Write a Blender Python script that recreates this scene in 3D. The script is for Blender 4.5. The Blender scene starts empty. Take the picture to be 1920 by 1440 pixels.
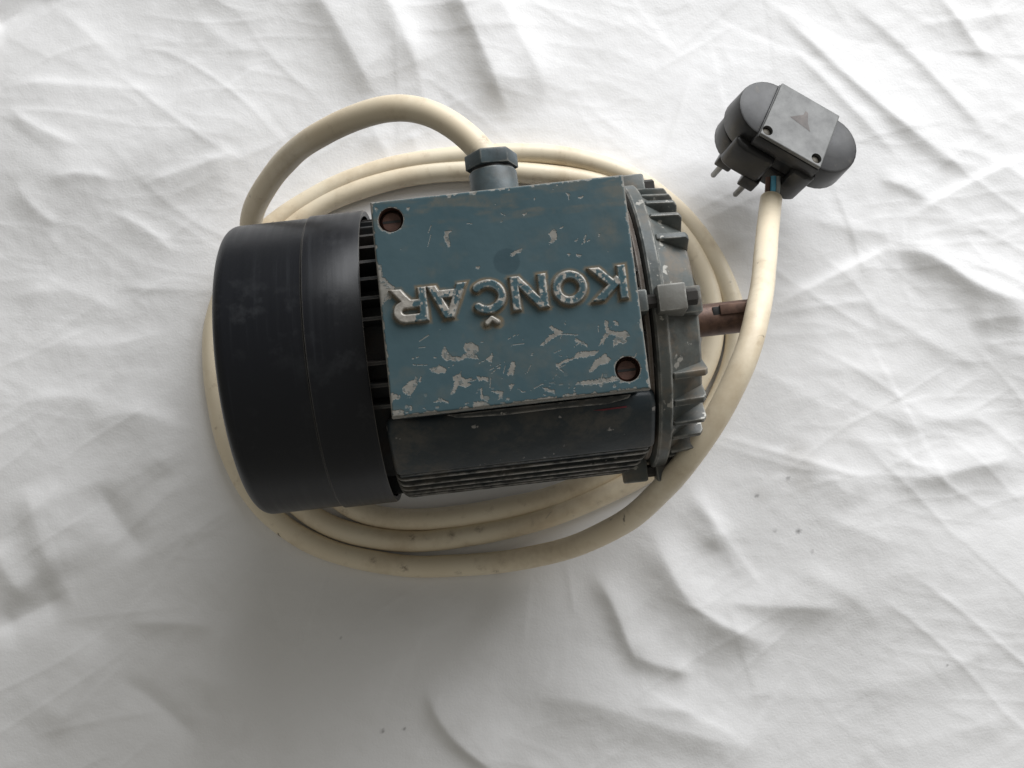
import bpy, bmesh, math, random
import numpy as np
from mathutils import Vector, Matrix

# ------------------------------------------------------------------ camera, light, exposure
scene = bpy.context.scene
MM = 0.001
BED = 72.0                                   # motor axis lies 72 mm above the sheet
CAM_R = np.array([[0.99351, 0.11244, -0.01735], [-0.11369, 0.98710, -0.11272], [0.00445, 0.11396, 0.99348]])
CAM_P = np.array([-9.216, -69.168, 451.342 + BED])
FOC = 2000.0                                 # focal length in pixels of a 1920 wide picture
cd = bpy.data.cameras.new('camera'); cam = bpy.data.objects.new('camera', cd)
scene.collection.objects.link(cam)
cd.sensor_fit = 'HORIZONTAL'; cd.sensor_width = 36.0; cd.lens = 36.0 * FOC / 1920.0
cd.clip_start = 0.01; cd.clip_end = 50
m4 = Matrix.Identity(4)
for i in range(3):
    for j in range(3): m4[i][j] = CAM_R[i][j]
    m4[i][3] = CAM_P[i] * MM
cam.matrix_world = m4
scene.camera = cam

world = bpy.data.worlds.new('World'); scene.world = world; world.use_nodes = True
bg = world.node_tree.nodes['Background']
bg.inputs[0].default_value = (1.0, 0.972, 0.885, 1); bg.inputs[1].default_value = 0.235

LD = np.array([0.50, 0.73, 0.44]); LD /= np.linalg.norm(LD)     # towards the window
ld = bpy.data.lights.new('window_light', 'AREA'); ld.shape = 'RECTANGLE'
ld.size = 1.3; ld.size_y = 0.85; ld.energy = 25.5; ld.color = (0.96, 0.975, 1.0)
lo = bpy.data.objects.new('window_light', ld); scene.collection.objects.link(lo)
lo.location = Vector((0, 0, 0.03)) + Vector(LD) * 1.2
lo.rotation_euler = Vector(LD).to_track_quat('Z', 'Y').to_euler()

vs = scene.view_settings
vs.view_transform = 'Standard'; vs.look = 'None'; vs.gamma = 1.0; vs.exposure = 0.0; vs.use_curve_mapping = False
scene.render.engine = 'CYCLES'

# ------------------------------------------------------------------ helpers
rng = random.Random(7)
def at(x, y, Z=0.0):
    """world point (mm) on the level Z that the photograph shows at pixel x, y"""
    d = CAM_R @ np.array([(x - 960) / FOC, -(y - 720) / FOC, -1.0])
    return CAM_P + d * ((Z - CAM_P[2]) / d[2])

def smooth(t):
    t = np.clip(t, 0, 1); return t * t * (3 - 2 * t)

def vnoise(x, y, seed=0):
    xi = np.floor(x).astype(np.int64); yi = np.floor(y).astype(np.int64)
    fx = smooth(x - xi); fy = smooth(y - yi)
    def h(a, b):
        n = (a * 374761393 + b * 668265263 + seed * 1442695041) & 0xffffffff
        n = ((n ^ (n >> 13)) * 1274126177) & 0xffffffff
        return ((n ^ (n >> 16)) & 0xffff) / 65535.0
    a = h(xi, yi) * (1 - fx) + h(xi + 1, yi) * fx
    b = h(xi, yi + 1) * (1 - fx) + h(xi + 1, yi + 1) * fx
    return a * (1 - fy) + b * fy

def fbm(x, y, seed=0, octs=4):
    s = 0; a = .5
    for k in range(octs):
        s = s + a * vnoise(x * 2 ** k, y * 2 ** k, seed + k * 17); a *= .5
    return s / (1 - .5 ** octs)

def link(name, me, mat, parent=None):
    o = bpy.data.objects.new(name, me); scene.collection.objects.link(o)
    if mat is not None and not me.materials: me.materials.append(mat)
    if parent is not None: o.parent = parent
    return o

def mesh(name, verts, faces, mat, parent=None, smooth_ang=None, bevel=0, segs=2):
    me = bpy.data.meshes.new(name)
    bm = bmesh.new()
    vv = [bm.verts.new((v[0] * MM, v[1] * MM, v[2] * MM)) for v in verts]
    for f in faces:
        try: bm.faces.new([vv[i] for i in f])
        except ValueError: pass
    bmesh.ops.recalc_face_normals(bm, faces=bm.faces)
    if bevel:
        es = [e for e in bm.edges if len(e.link_faces) == 2 and e.calc_face_angle(0) > math.radians(30)]
        bmesh.ops.bevel(bm, geom=es, offset=bevel * MM, segments=segs, profile=.5, affect='EDGES', clamp_overlap=True)
    bm.to_mesh(me); bm.free()
    if smooth_ang:
        me.polygons.foreach_set('use_smooth', [True] * len(me.polygons))
        me.set_sharp_from_angle(angle=math.radians(smooth_ang))
    return link(name, me, mat, parent)

def box(name, x0, x1, y0, y1, z0, z1, mat, parent=None, bevel=0.6, taper=0.0):
    v = [(x0, y0, z0), (x1, y0, z0), (x1, y1, z0), (x0, y1, z0),
         (x0 + taper, y0 + taper, z1), (x1 - taper, y0 + taper, z1), (x1 - taper, y1 - taper, z1), (x0 + taper, y1 - taper, z1)]
    f = [(0, 3, 2, 1), (4, 5, 6, 7), (0, 1, 5, 4), (1, 2, 6, 5), (2, 3, 7, 6), (3, 0, 4, 7)]
    return mesh(name, v, f, mat, parent, 40, bevel)

def basis(d):
    d = np.asarray(d, float); d = d / np.linalg.norm(d)
    a = np.array([0, 0, 1.0]) if abs(d[2]) < .9 else np.array([1.0, 0, 0])
    u = np.cross(a, d); u /= np.linalg.norm(u)
    return d, u, np.cross(d, u)

def lathe(name, prof, mat, parent=None, n=96, origin=(0, 0, BED), axis=(1, 0, 0), ang=35, bevel=0, phase=0.0):
    """profile of (along axis, radius) turned about the axis"""
    d, u, w = basis(axis); o = np.asarray(origin, float)
    v = []; f = []; rows = []
    for (s, r) in prof:
        if r < 1e-6:
            rows.append([len(v)]); v.append(o + d * s)
        else:
            rows.append(list(range(len(v), len(v) + n)))
            for k in range(n):
                a = 2 * math.pi * k / n + phase
                v.append(o + d * s + r * (u * math.cos(a) + w * math.sin(a)))
    for A, B in zip(rows[:-1], rows[1:]):
        for k in range(n):
            k2 = (k + 1) % n
            if len(A) == 1 and len(B) == 1: continue
            if len(A) == 1: f.append((A[0], B[k], B[k2]))
            elif len(B) == 1: f.append((A[k], B[0], A[k2]))
            else: f.append((A[k], B[k], B[k2], A[k2]))
    if len(rows[0]) > 1 and len(rows[-1]) > 1 and rows[0] is not rows[-1]:
        if prof[0] != prof[-1]:
            f.append(tuple(rows[0])); f.append(tuple(rows[-1]))
    return mesh(name, v, f, mat, parent, ang, bevel)

def extrude_yz(name, prof, x0, x1, mat, parent=None, bevel=.8, ang=35):
    n = len(prof)
    v = [(x0, y, z + BED) for y, z in prof] + [(x1, y, z + BED) for y, z in prof]
    f = [tuple(range(n)), tuple(range(2 * n - 1, n - 1, -1))]
    f += [(i, (i + 1) % n, n + (i + 1) % n, n + i) for i in range(n)]
    return mesh(name, v, f, mat, parent, ang, bevel)

def tube(name, pts, r, mat, parent=None, n=20, cap=True):
    pts = np.asarray(pts, float); N = len(pts)
    t = np.gradient(pts, axis=0); t /= np.linalg.norm(t, axis=1)[:, None]
    up = basis(t[0])[1]; v = []; rr = np.full(N, r) if np.isscalar(r) else r
    arc = np.concatenate([[0], np.cumsum(np.linalg.norm(np.diff(pts, axis=0), axis=1))])
    for i in range(N):
        up = up - t[i] * np.dot(up, t[i]); up /= np.linalg.norm(up); w = np.cross(t[i], up)
        for k in range(n):
            a = 2 * math.pi * k / n
            v.append(pts[i] + rr[i] * (up * math.cos(a) + w * math.sin(a)))
    f = [(i * n + k, i * n + (k + 1) % n, (i + 1) * n + (k + 1) % n, (i + 1) * n + k) for i in range(N - 1) for k in range(n)]
    if cap: f += [tuple(range(n)), tuple(range((N - 1) * n, N * n))]
    return mesh(name, v, f, mat, parent, 50)

def catmull(P, step=2.0):
    P = np.asarray(P, float)
    P = np.vstack([2 * P[0] - P[1], P, 2 * P[-1] - P[-2]])
    out = []
    for i in range(1, len(P) - 2):
        p0, p1, p2, p3 = P[i - 1], P[i], P[i + 1], P[i + 2]
        def tj(ti, a, b): return ti + max(np.linalg.norm(b - a), 1e-6) ** .5
        t0 = 0; t1 = tj(t0, p0, p1); t2 = tj(t1, p1, p2); t3 = tj(t2, p2, p3)
        n = max(2, int(np.linalg.norm(p2 - p1) / step))
        for t in np.linspace(t1, t2, n, endpoint=False):
            A1 = (t1 - t) / (t1 - t0) * p0 + (t - t0) / (t1 - t0) * p1
            A2 = (t2 - t) / (t2 - t1) * p1 + (t - t1) / (t2 - t1) * p2
            A3 = (t3 - t) / (t3 - t2) * p2 + (t - t2) / (t3 - t2) * p3
            B1 = (t2 - t) / (t2 - t0) * A1 + (t - t0) / (t2 - t0) * A2
            B2 = (t3 - t) / (t3 - t1) * A2 + (t - t1) / (t3 - t1) * A3
            out.append((t2 - t) / (t2 - t1) * B1 + (t - t1) / (t2 - t1) * B2)
    out.append(P[-2]); out = np.array(out)
    for _ in range(3): out[1:-1] = .25 * out[:-2] + .5 * out[1:-1] + .25 * out[2:]
    return out

# ------------------------------------------------------------------ materials
class NT:
    def __init__(s, name):
        s.m = bpy.data.materials.new(name); s.m.use_nodes = True; s.t = s.m.node_tree
        s.b = s.t.nodes['Principled BSDF']; s.tc = s.t.nodes.new('ShaderNodeTexCoord')
    def n(s, typ, **kw):
        o = s.t.nodes.new(typ)
        for k, v in kw.items():
            if k == 'props':
                for a, b in v.items(): setattr(o, a, b)
            else:
                k2 = int(k[1:]) if k[0] == '_' and k[1:].isdigit() else k.replace('_', ' ')
                s.put(o.inputs[k2], v)
        return o
    def put(s, sock, v):
        if isinstance(v, bpy.types.NodeSocket): s.t.links.new(v, sock)
        else:
            try: sock.default_value = v
            except Exception: sock.default_value = (*v, 1)
    def co(s, scale=(1, 1, 1)):
        mp = s.n('ShaderNodeMapping'); s.t.links.new(s.tc.outputs['Object'], mp.inputs[0]); mp.inputs['Scale'].default_value = scale
        return mp.outputs[0]
    def noise(s, scale, detail=4, rough=.55, vec=None, dist=0):
        o = s.n('ShaderNodeTexNoise', Scale=scale, Detail=detail, Roughness=rough, Distortion=dist)
        s.t.links.new(vec or s.co(), o.inputs['Vector']); return o.outputs['Fac']
    def ramp(s, fac, a, b, lo=0.0, hi=1.0):
        return s.n('ShaderNodeMapRange', Value=fac, From_Min=a, From_Max=b, To_Min=lo, To_Max=hi, props=dict(clamp=True)).outputs[0]
    def math(s, op, a, b=0.0):
        return s.n('ShaderNodeMath', _0=a, _1=b, props=dict(operation=op)).outputs[0]
    def mix(s, f, a, b):
        o = s.t.nodes.new('ShaderNodeMix'); o.data_type = 'RGBA'
        s.put(o.inputs[0], f); s.put(o.inputs[6], a); s.put(o.inputs[7], b); return o.outputs[2]
    def attr(s, name):
        return s.n('ShaderNodeAttribute', props=dict(attribute_name=name)).outputs['Fac']
    def bump(s, h, strength=.3, dist=.001, normal=None):
        o = s.n('ShaderNodeBump', Strength=strength, Distance=dist, Height=h)
        if normal is not None: s.put(o.inputs['Normal'], normal)
        return o.outputs[0]
    def edge(s, r=.0011, lo=.004, hi=.05):
        """bare metal along convex edges: wear"""
        g = s.n('ShaderNodeNewGeometry'); bv = s.n('ShaderNodeBevel', Radius=r, props=dict(samples=4))
        d = s.n('ShaderNodeVectorMath', _0=bv.outputs[0], _1=g.outputs['Normal'], props=dict(operation='DOT_PRODUCT')).outputs['Value']
        return s.ramp(d, 1 - lo, 1 - hi)
    def out(s, col, rough, metal=0.0, normal=None, spec=None):
        s.put(s.b.inputs['Base Color'], col); s.put(s.b.inputs['Roughness'], rough); s.put(s.b.inputs['Metallic'], metal)
        if normal is not None: s.put(s.b.inputs['Normal'], normal)
        if spec is not None: s.put(s.b.inputs['Specular IOR Level'], spec)
        return s.m

def mat_sheet():
    k = NT('white_cotton')
    big = k.noise(9, 3); col = k.mix(k.ramp(big, .3, .7), (.80, .795, .795), (.775, .768, .765))
    st = k.attr('stain')
    col = k.mix(k.math('MULTIPLY', st, .8), col, (.30, .27, .23))
    sp = k.attr('speck')
    col = k.mix(sp, col, (.05, .045, .05))
    w1 = k.noise(900, 2, .5); w2 = k.noise(180, 4, .6); w3 = k.noise(60, 4, .55, dist=.6)
    h = k.math('ADD', k.math('MULTIPLY', w1, .15), k.math('ADD', k.math('MULTIPLY', w2, .16), k.math('MULTIPLY', w3, .45)))
    k.b.inputs['Sheen Weight'].default_value = .15
    return k.out(col, .92, 0, k.bump(h, .55, .0011), .15)

def mat_black():
    k = NT('black_plastic')
    s = k.noise(1, 5, .6, k.co((330, 14, 14)))
    d = k.noise(70, 6, .65); big = k.noise(14, 3)
    dust = k.math('MULTIPLY', k.ramp(d, .52, .75), k.ramp(big, .42, .68))
    col = k.mix(k.math('MULTIPLY', dust, .55), (.005, .006, .0088), (.08, .085, .09))
    col = k.mix(k.math('MULTIPLY', k.ramp(s, .58, .74), .10), col, (.08, .09, .10))
    col = k.mix(k.math('MULTIPLY', k.edge(.0007, .03, .2), .7), col, (.22, .2, .17))
    r = k.ramp(s, .3, .7, .30, .40)
    return k.out(col, k.math('ADD', r, k.math('MULTIPLY', dust, .2)), 0, k.bump(k.math('ADD', s, d), .10, .0004), .32)

BLUE = (.040, .080, .096)
def mat_lid():
    k = NT('chipped_blue_paint')
    n = k.noise(40, 4); f = k.noise(420, 3)
    col = k.mix(k.ramp(n, .3, .7), BLUE, (.050, .092, .107))
    col = k.mix(k.math('MULTIPLY', k.attr('dark'), .55), col, (.018, .045, .058))
    gr = k.math('MULTIPLY', k.attr('grime'), k.ramp(k.noise(160, 5, .7), .30, .62))
    col = k.mix(k.math('MINIMUM', gr, .9), col, (.17, .13, .08))
    ch = k.attr('chip')
    bare = k.mix(k.ramp(f, .3, .7), (.27, .256, .228), (.18, .17, .15))
    col = k.mix(ch, col, bare)
    r = k.mix(ch, k.ramp(n, .3, .7, .42, .55), (.6, .6, .6))
    h = k.math('SUBTRACT', k.math('MULTIPLY', f, .12), ch)
    return k.out(col, r, 0, k.bump(h, .6, .00025), .4)

def mat_paint(name, a, b, bare=(.30, .28, .25), dirt=(.10, .075, .055), dirt_amt=.6, chip=(.63, .70), edge=.9, rough=.5, metal_edge=.3, soot=0.0):
    k = NT(name)
    n = k.noise(34, 4); f = k.noise(260, 4, .6); g = k.noise(85, 6, .7)
    col = k.mix(k.ramp(n, .3, .7), a, b)
    col = k.mix(k.math('MULTIPLY', k.math('MULTIPLY', k.ramp(g, .45, .62), k.ramp(n, .32, .62)), dirt_amt), col, dirt)
    if soot: col = k.mix(k.math('MULTIPLY', k.ramp(k.noise(28, 6, .68, dist=.5), .46, .62), soot), col, (.022, .018, .015))
    e = k.math('MULTIPLY', k.math('MULTIPLY', k.edge(.0012), edge), k.ramp(k.noise(190, 4, .6), .38, .56))
    c = k.ramp(k.noise(120, 5, .62), chip[0], chip[0] + .02)
    w = k.math('MAXIMUM', e, c)
    col = k.mix(w, col, bare)
    return k.out(col, k.ramp(g, .3, .7, rough - .08, rough + .12), k.math('MULTIPLY', w, metal_edge), k.bump(k.math('ADD', k.math('MULTIPLY', g, .5), k.math('MULTIPLY', f, .5)), .45, .0005), .4)

def mat_letter():
    k = NT('worn_letter_paint')
    ch = k.attr('chip'); gr = k.attr('grime')
    f = k.noise(420, 3)
    col = k.mix(k.ramp(k.noise(60, 3), .3, .7), BLUE, (.042, .09, .108))
    col = k.mix(k.math('MULTIPLY', gr, .85), col, (.19, .145, .09))
    col = k.mix(ch, col, k.mix(k.ramp(f, .35, .65), (.47, .445, .40), (.29, .27, .24)))
    return k.out(col, .45, k.math('MULTIPLY', ch, .35), k.bump(f, .3, .0003), .4)

def mat_cable():
    k = NT('cream_cable_sheath')
    n = k.noise(22, 3); d = k.noise(150, 5, .7); sp = k.noise(75, 4, .6, dist=1.5)
    col = k.mix(k.ramp(n, .3, .7), (.78, .695, .535), (.73, .62, .455))
    col = k.mix(k.math('MULTIPLY', k.ramp(k.noise(38, 5, .7), .50, .72), .38), col, (.36, .25, .13))
    col = k.mix(k.math('MULTIPLY', k.ramp(d, .60, .70), .22), col, (.25, .17, .10))
    col = k.mix(k.math('MULTIPLY', k.ramp(sp, .70, .74), .8), col, (.07, .05, .04))
    col = k.mix(k.math('MULTIPLY', k.attr('mark'), k.ramp(k.noise(700, 4, .7), .40, .58)), col, (.13, .08, .05))
    return k.out(col, k.ramp(n, .3, .7, .36, .5), 0, k.bump(d, .12, .0003), .45)

def mat_rust(name, a, b, rough=.5, metal=.35):
    k = NT(name)
    n = k.noise(140, 6, .7); f = k.noise(30, 3)
    col = k.mix(k.ramp(n, .35, .65), a, b)
    return k.out(col, k.ramp(f, .3, .7, rough - .12, rough + .1), metal, k.bump(n, .3, .0004))

def mat_plain(name, c, rough=.4, metal=0, bump=.1, var=.35):
    k = NT(name)
    n = k.noise(150, 5, .65)
    col = k.mix(k.ramp(n, .3, .7), tuple(x * (1 - var) for x in c), tuple(min(1, x * (1 + var)) for x in c))
    return k.out(col, k.ramp(k.noise(45, 4), .3, .7, rough - .07, rough + .1), metal, k.bump(n, bump, .0003))

def mat_bakelite():
    k = NT('dark_bakelite')
    n = k.noise(120, 5, .65); g = k.noise(38, 5, .6)
    col = k.mix(k.ramp(g, .45, .7), (.022, .022, .023), (.050, .049, .047))
    col = k.mix(k.math('MULTIPLY', k.ramp(n, .6, .72), .4), col, (.14, .12, .09))
    return k.out(col, k.ramp(n, .3, .7, .30, .44), 0, k.bump(n, .1, .0003), .38)

M_sheet = mat_sheet(); M_black = mat_black(); M_lid = mat_lid(); M_letter = mat_letter(); M_cable = mat_cable()
M_house = mat_paint('dark_blue_casting_paint', (.012, .020, .025), (.024, .034, .040), bare=(.26, .25, .24), dirt=(.10, .088, .072), dirt_amt=.7, chip=(.65, .69), rough=.42)
M_fin = mat_paint('dirty_fin_paint', (.014, .018, .020), (.03, .032, .032), bare=(.13, .12, .11), dirt=(.055, .04, .032), dirt_amt=.8, chip=(.7, .72), rough=.6)
M_bell = mat_paint('grey_blue_casting_paint', soot=.75, a=(.058, .073, .075), b=(.112, .116, .105), bare=(.34, .33, .30), dirt=(.17, .135, .098), dirt_amt=1.0, chip=(.62, .66), rough=.45)
M_gland = mat_paint('blue_gland_paint', (.055, .080, .092), (.085, .110, .118), soot=.5, bare=(.30, .29, .26), dirt=(.10, .09, .07), dirt_amt=.5, chip=(.67, .69), rough=.42)
M_lug = mat_paint('bare_cast_lug', (.12, .12, .11), (.20, .195, .175), bare=(.45, .44, .41), dirt=(.10, .085, .07), dirt_amt=.7, chip=(.7, .72), rough=.5)
M_finlow = mat_paint('worn_shade_lifted_fin_paint', (.03, .036, .038), (.06, .062, .06), bare=(.42, .40, .37), dirt=(.13, .115, .095), dirt_amt=.8, chip=(.66, .68), rough=.45, edge=1.0)  # worn edges; paint and dust lightened to offset shade on the lower fins
M_red = mat_plain('dull_red_mark', (.16, .02, .03), .6)
M_rim = mat_paint('dusty_rim_paint', (.16, .125, .10), (.20, .165, .135), bare=(.36, .34, .31), dirt=(.08, .05, .038), dirt_amt=.7, chip=(.66, .68), rough=.6)
M_rust = mat_rust('rusty_steel', (.060, .033, .024), (.150, .085, .060))
M_screw = mat_rust('rusty_screw', (.055, .028, .022), (.15, .08, .06), .55, .3)
M_bolt = mat_plain('dull_bolt_steel', (.034, .031, .028), .5, .4)
M_rubber = mat_plain('black_gasket', (.012, .012, .012), .6)
M_bake = mat_bakelite()
M_plate = mat_plain('worn_grey_plug_plate', (.150, .151, .147),   .38, .0, .15, .32); M_plate.node_tree.nodes['Principled BSDF'].inputs['Specular IOR Level'].default_value = .35
M_arrow = mat_plain('brown_worn_mark', (.10, .084, .076), .5, 0, .1, .5)
M_brass = mat_plain('dull_brass', (.06, .052, .038), .5, .4)
M_steel = mat_plain('pin_steel', (.22, .215, .20), .38, .9)
M_brown = mat_plain('brown_wire', (.10, .045, .03), .4)
M_blue = mat_plain('blue_wire', (.10, .38, .55), .4)
M_grey = mat_plain('grey_wire', (.32, .34, .33), .4)

def tag(o, label, cat, kind=None, group=None):
    if label: o['label'] = label
    if cat: o['category'] = cat
    if kind: o['kind'] = kind
    if group: o['group'] = group

# ------------------------------------------------------------------ the sheet
GX0, GX1, GY0, GY1, ST = -420.0, 440.0, -370.0, 380.0, 1.0
gx = np.arange(GX0, GX1 + .1, ST); gy = np.arange(GY0, GY1 + .1, ST)
X, Y = np.meshgrid(gx, gy)
NY, NX = X.shape
nr = np.random.RandomState(11)
def fftnoise(lx, ly, ang, seed):
    """gaussian random field with wavelengths lx, ly (mm) along / across a direction"""
    r = np.random.RandomState(seed); w = np.fft.fft2(r.randn(NY, NX))
    fx = np.fft.fftfreq(NX, ST)[None, :]; fy = np.fft.fftfreq(NY, ST)[:, None]
    c, s = math.cos(ang), math.sin(ang)
    u = fx * c + fy * s; v = -fx * s + fy * c
    g = np.exp(-((u * lx) ** 2 + (v * ly) ** 2) * 1.6)
    o = np.real(np.fft.ifft2(w * g)); return o / o.std()
def crease(lx, ly, ang, seed):
    a = fftnoise(lx, ly, ang, seed); return np.exp(-np.abs(a) * 2.2)
Hs = 2.6 * fftnoise(150, 130, 0, 1) + .45 * fftnoise(120, 60, -.6, 2) + .16 * fftnoise(70, 36, .4, 3)
gate = smooth(fftnoise(90, 90, 0, 9) * .6 + .5)
gate2 = smooth(fftnoise(80, 80, 0, 10) * .6 + .4)
Hs += .50 * gate * crease(120, 26, -.75, 4) + .34 * gate2 * crease(90, 20, .45, 5) + .20 * gate * crease(45, 10, -.2, 6)
Hs += .05 * fftnoise(20, 9, .5, 7) + .03 * fftnoise(7, 5, -.5, 8)

def fold(px, h, wl, wr, p=1.45, world=False):
    """a fold of the cloth along a line on the bed; wl / wr its widths (mm) to the left / right of travel"""
    global Hs
    P = np.array(px, float) if world else np.array([at(a, b)[:2] for a, b in px])
    # refine
    Q = catmull(np.c_[P, np.zeros(len(P))], 6.0)[:, :2]
    L = np.concatenate([[0], np.cumsum(np.linalg.norm(np.diff(Q, axis=0), axis=1))])
    pad = 3 * max(wl, wr)
    i0 = np.searchsorted(gx, Q[:, 0].min() - pad); i1 = np.searchsorted(gx, Q[:, 0].max() + pad)
    j0 = np.searchsorted(gy, Q[:, 1].min() - pad); j1 = np.searchsorted(gy, Q[:, 1].max() + pad)
    xs = X[j0:j1, i0:i1]; ys = Y[j0:j1, i0:i1]
    wob = (vnoise(xs / 14, ys / 14, 31) - .5) * 1.6
    best = np.full(xs.shape, 1e9); sd = np.zeros(xs.shape); tt = np.zeros(xs.shape)
    for k in range(len(Q) - 1):
        a, b = Q[k], Q[k + 1]; ab = b - a; l2 = ab @ ab
        t = np.clip(((xs - a[0]) * ab[0] + (ys - a[1]) * ab[1]) / l2, 0, 1)
        dx = xs - a[0] - t * ab[0]; dy = ys - a[1] - t * ab[1]; d = np.hypot(dx, dy)
        m = d < best
        best[m] = d[m]; sd[m] = np.sign(ab[0] * dy - ab[1] * dx)[m]; tt[m] = (L[k] + t * math.sqrt(l2))[m]
    d = best + wob * np.minimum(1, best / 6)
    w = np.where(sd > 0, wl, wr)
    fade = smooth(tt / (L[-1] * .3)) * smooth((L[-1] - tt) / (L[-1] * .3))
    Hs[j0:j1, i0:i1] += h * (1.0 if world else 1.12) * fade * np.exp(-(np.abs(d) / w) ** p)

FOLDS = [
 ([(-60,60),(20,15),(110,-50)], -7.0, 10, 10),
 # upper middle, running down to the loop
 ([(560,-60),(640,60),(720,210)], 3.2, 16, 9), ([(690,-60),(745,40),(790,150)], 2.6, 8, 12),
 ([(820,-80),(890,60),(965,240)], 5.0, 18, 9), ([(900,-60),(985,90),(1040,200)], 2.4, 10, 12),
 ([(690,235),(720,270),(735,320)], 1.6, 5, 7), ([(765,240),(785,280),(790,310)], 1.4, 5, 6),
 # upper left
 ([(-40,330),(150,330),(330,270),(560,215)], 3.4, 24, 30), ([(255,352),(340,325),(455,285)], 1.3, 4, 9),
 ([(0,160),(160,165),(330,175)], .8, 3, 12), ([(20,205),(60,240),(160,280)], .9, 3, 5), ([(90,345),(160,325),(230,345)], .8, 3, 6),
 ([(30,340),(60,390),(120,430)], .9, 4, 6), ([(200,395),(280,430),(330,480)], .8, 3, 7), ([(350,20),(440,90),(500,110)], .6, 4, 8),
 ([(60,-20),(160,60),(240,140)], .7, 5, 10), ([(0,560),(120,540),(240,600)], 1.0, 6, 10), ([(60,640),(170,650),(330,620)], 1.0, 5, 12),
 # upper right creases
 ([(1440,-20),(1560,110),(1700,240),(1830,340)], 1.5, 10, 3), ([(1470,60),(1580,180),(1700,310)], .9, 6, 3),
 ([(1560,-30),(1700,90),(1790,190),(1880,290)], 1.0, 9, 3), ([(1750,-20),(1800,50),(1860,130)], 1.2, 6, 4),
 ([(1700,50),(1800,40),(1930,25)], .7, 4, 6), ([(1640,200),(1760,300),(1880,330)], .7, 8, 4),
 ([(1640,330),(1700,350),(1750,380)], 1.2, 8, 3), ([(1500,400),(1600,430),(1700,440)], .8, 9, 5),
 # the two crisp pleats on the right and the rounded one
 ([(1690,420),(1790,360),(1940,290)], 2.0, 3.2, 22), ([(1430,585),(1560,520),(1690,455)], 2.2, 3.2, 24),
 ([(1640,470),(1720,470),(1800,525),(1870,565),(1960,570)], 4.6, 12, 8), ([(1810,610),(1870,590),(1930,600)], 1.6, 6, 9),
 ([(1610,560),(1740,640),(1860,700)], .8, 7, 5), ([(1500,700),(1600,690),(1740,720)], .7, 8, 8),
 # lower right
 ([(1200,950),(1245,1050),(1290,1130),(1400,1195),(1480,1210)], 5.5, 16, 12), ([(1105,1060),(1150,1130),(1175,1200),(1200,1260)], 3.0, 9, 5),
 ([(1170,1220),(1240,1250),(1310,1265)], 2.4, 12, 5), ([(1330,1125),(1440,1135),(1600,1140)], 2.4, 14, 6),
 ([(1640,880),(1720,900),(1800,880),(1940,850)], 3.2, 14, 9), ([(1480,1060),(1600,1120),(1660,1180)], .8, 8, 6),
 ([(930,1300),(1080,1310),(1240,1360),(1480,1420)], 4.2, 20, 14), ([(1180,1320),(1270,1330),(1330,1335)], .9, 6, 4),
 ([(1280,920),(1330,970),(1350,1040)], 2.2, 9, 8), ([(1480,840),(1560,900),(1600,960)], 1.5, 14, 12),
 ([(1560,1290),(1720,1270),(1900,1200)], 1.0, 12, 10), ([(1600,1420),(1760,1380),(1930,1330)], .9, 14, 10),
 ([(1620,760),(1740,790),(1900,780)], .8, 9, 6), ([(1500,950),(1620,1000),(1700,1030)], .6, 5, 7),
 # lower middle and left, in the shade
 ([(795,1270),(815,1330),(860,1390),(960,1460)], 3.8, 18, 4), ([(395,1340),(410,1260),(425,1140)], 2.2, 5, 16),
 ([(190,1180),(150,1300),(90,1400)], 2.2, 6, 18), ([(225,1170),(330,1165),(430,1180)], 1.6, 8, 5),
 ([(210,1260),(300,1320),(395,1400)], -2.0, 7, 7), ([(175,900),(215,980),(280,1040)], -2.4, 8, 9),
 ([(-30,1190),(50,1150),(130,1110)], -3.4, 9, 8), ([(40,900),(80,1010),(110,1100)], 3.0, 18, 10),
 ([(-20,1010),(20,1090),(60,1130)], 2.6, 10, 10), ([(320,1250),(420,1280),(520,1260)], 1.0, 8, 8), ([(500,1400),(640,1330),(760,1320)], 1.0, 14, 10),
 ([(330,760),(300,830),(310,900)], 1.5, 10, 12), ([(150,800),(230,770),(330,790)], 1.2, 6, 10), ([(20,760),(110,740),(210,760)], 1.0, 5, 10),
]
for a in FOLDS: fold(*a)
C0 = at(880, 665)
for k in range(260):          # small thin creases, mostly along the two ways the cloth was last folded
    x = rng.uniform(-270, 300); y = rng.uniform(-235, 235)
    base_a = (-.75 if x > 20 else -.15) if rng.random() < .7 else .5
    if y < -60 and x < 0: base_a += .6
    an = base_a + rng.gauss(0, .5); L_ = rng.uniform(18, 80) * (1.5 if x > 60 else 1.1); bend = rng.gauss(0, .12)
    pts = [(x + t * L_ * math.cos(an + bend * t), y + t * L_ * math.sin(an + bend * t)) for t in np.linspace(0, 1, 4)]
    a_, b_ = rng.uniform(1.1, 2.2), rng.uniform(3, 12)
    if rng.random() < .5: a_, b_ = b_, a_
    fold(pts, rng.uniform(.10, .42) * rng.choice((1, 1, -.7)), a_, b_, 1.15, True)
for k in range(34):           # pulls in the cloth running away from the heavy coil
    an = rng.uniform(0, 2 * math.pi); r0 = rng.uniform(.98, 1.1); L_ = rng.uniform(25, 85)
    cx_, cy_ = C0[0] + 128 * r0 * math.cos(an), C0[1] + 104 * r0 * math.sin(an); a2 = an + rng.gauss(0, .3)
    pts = [(cx_ + t * L_ * math.cos(a2), cy_ + t * L_ * math.sin(a2)) for t in np.linspace(-.2, 1, 4)]
    fold(pts, rng.uniform(.25, .8), rng.uniform(2, 7), rng.uniform(2, 9), 1.3, True)
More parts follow.
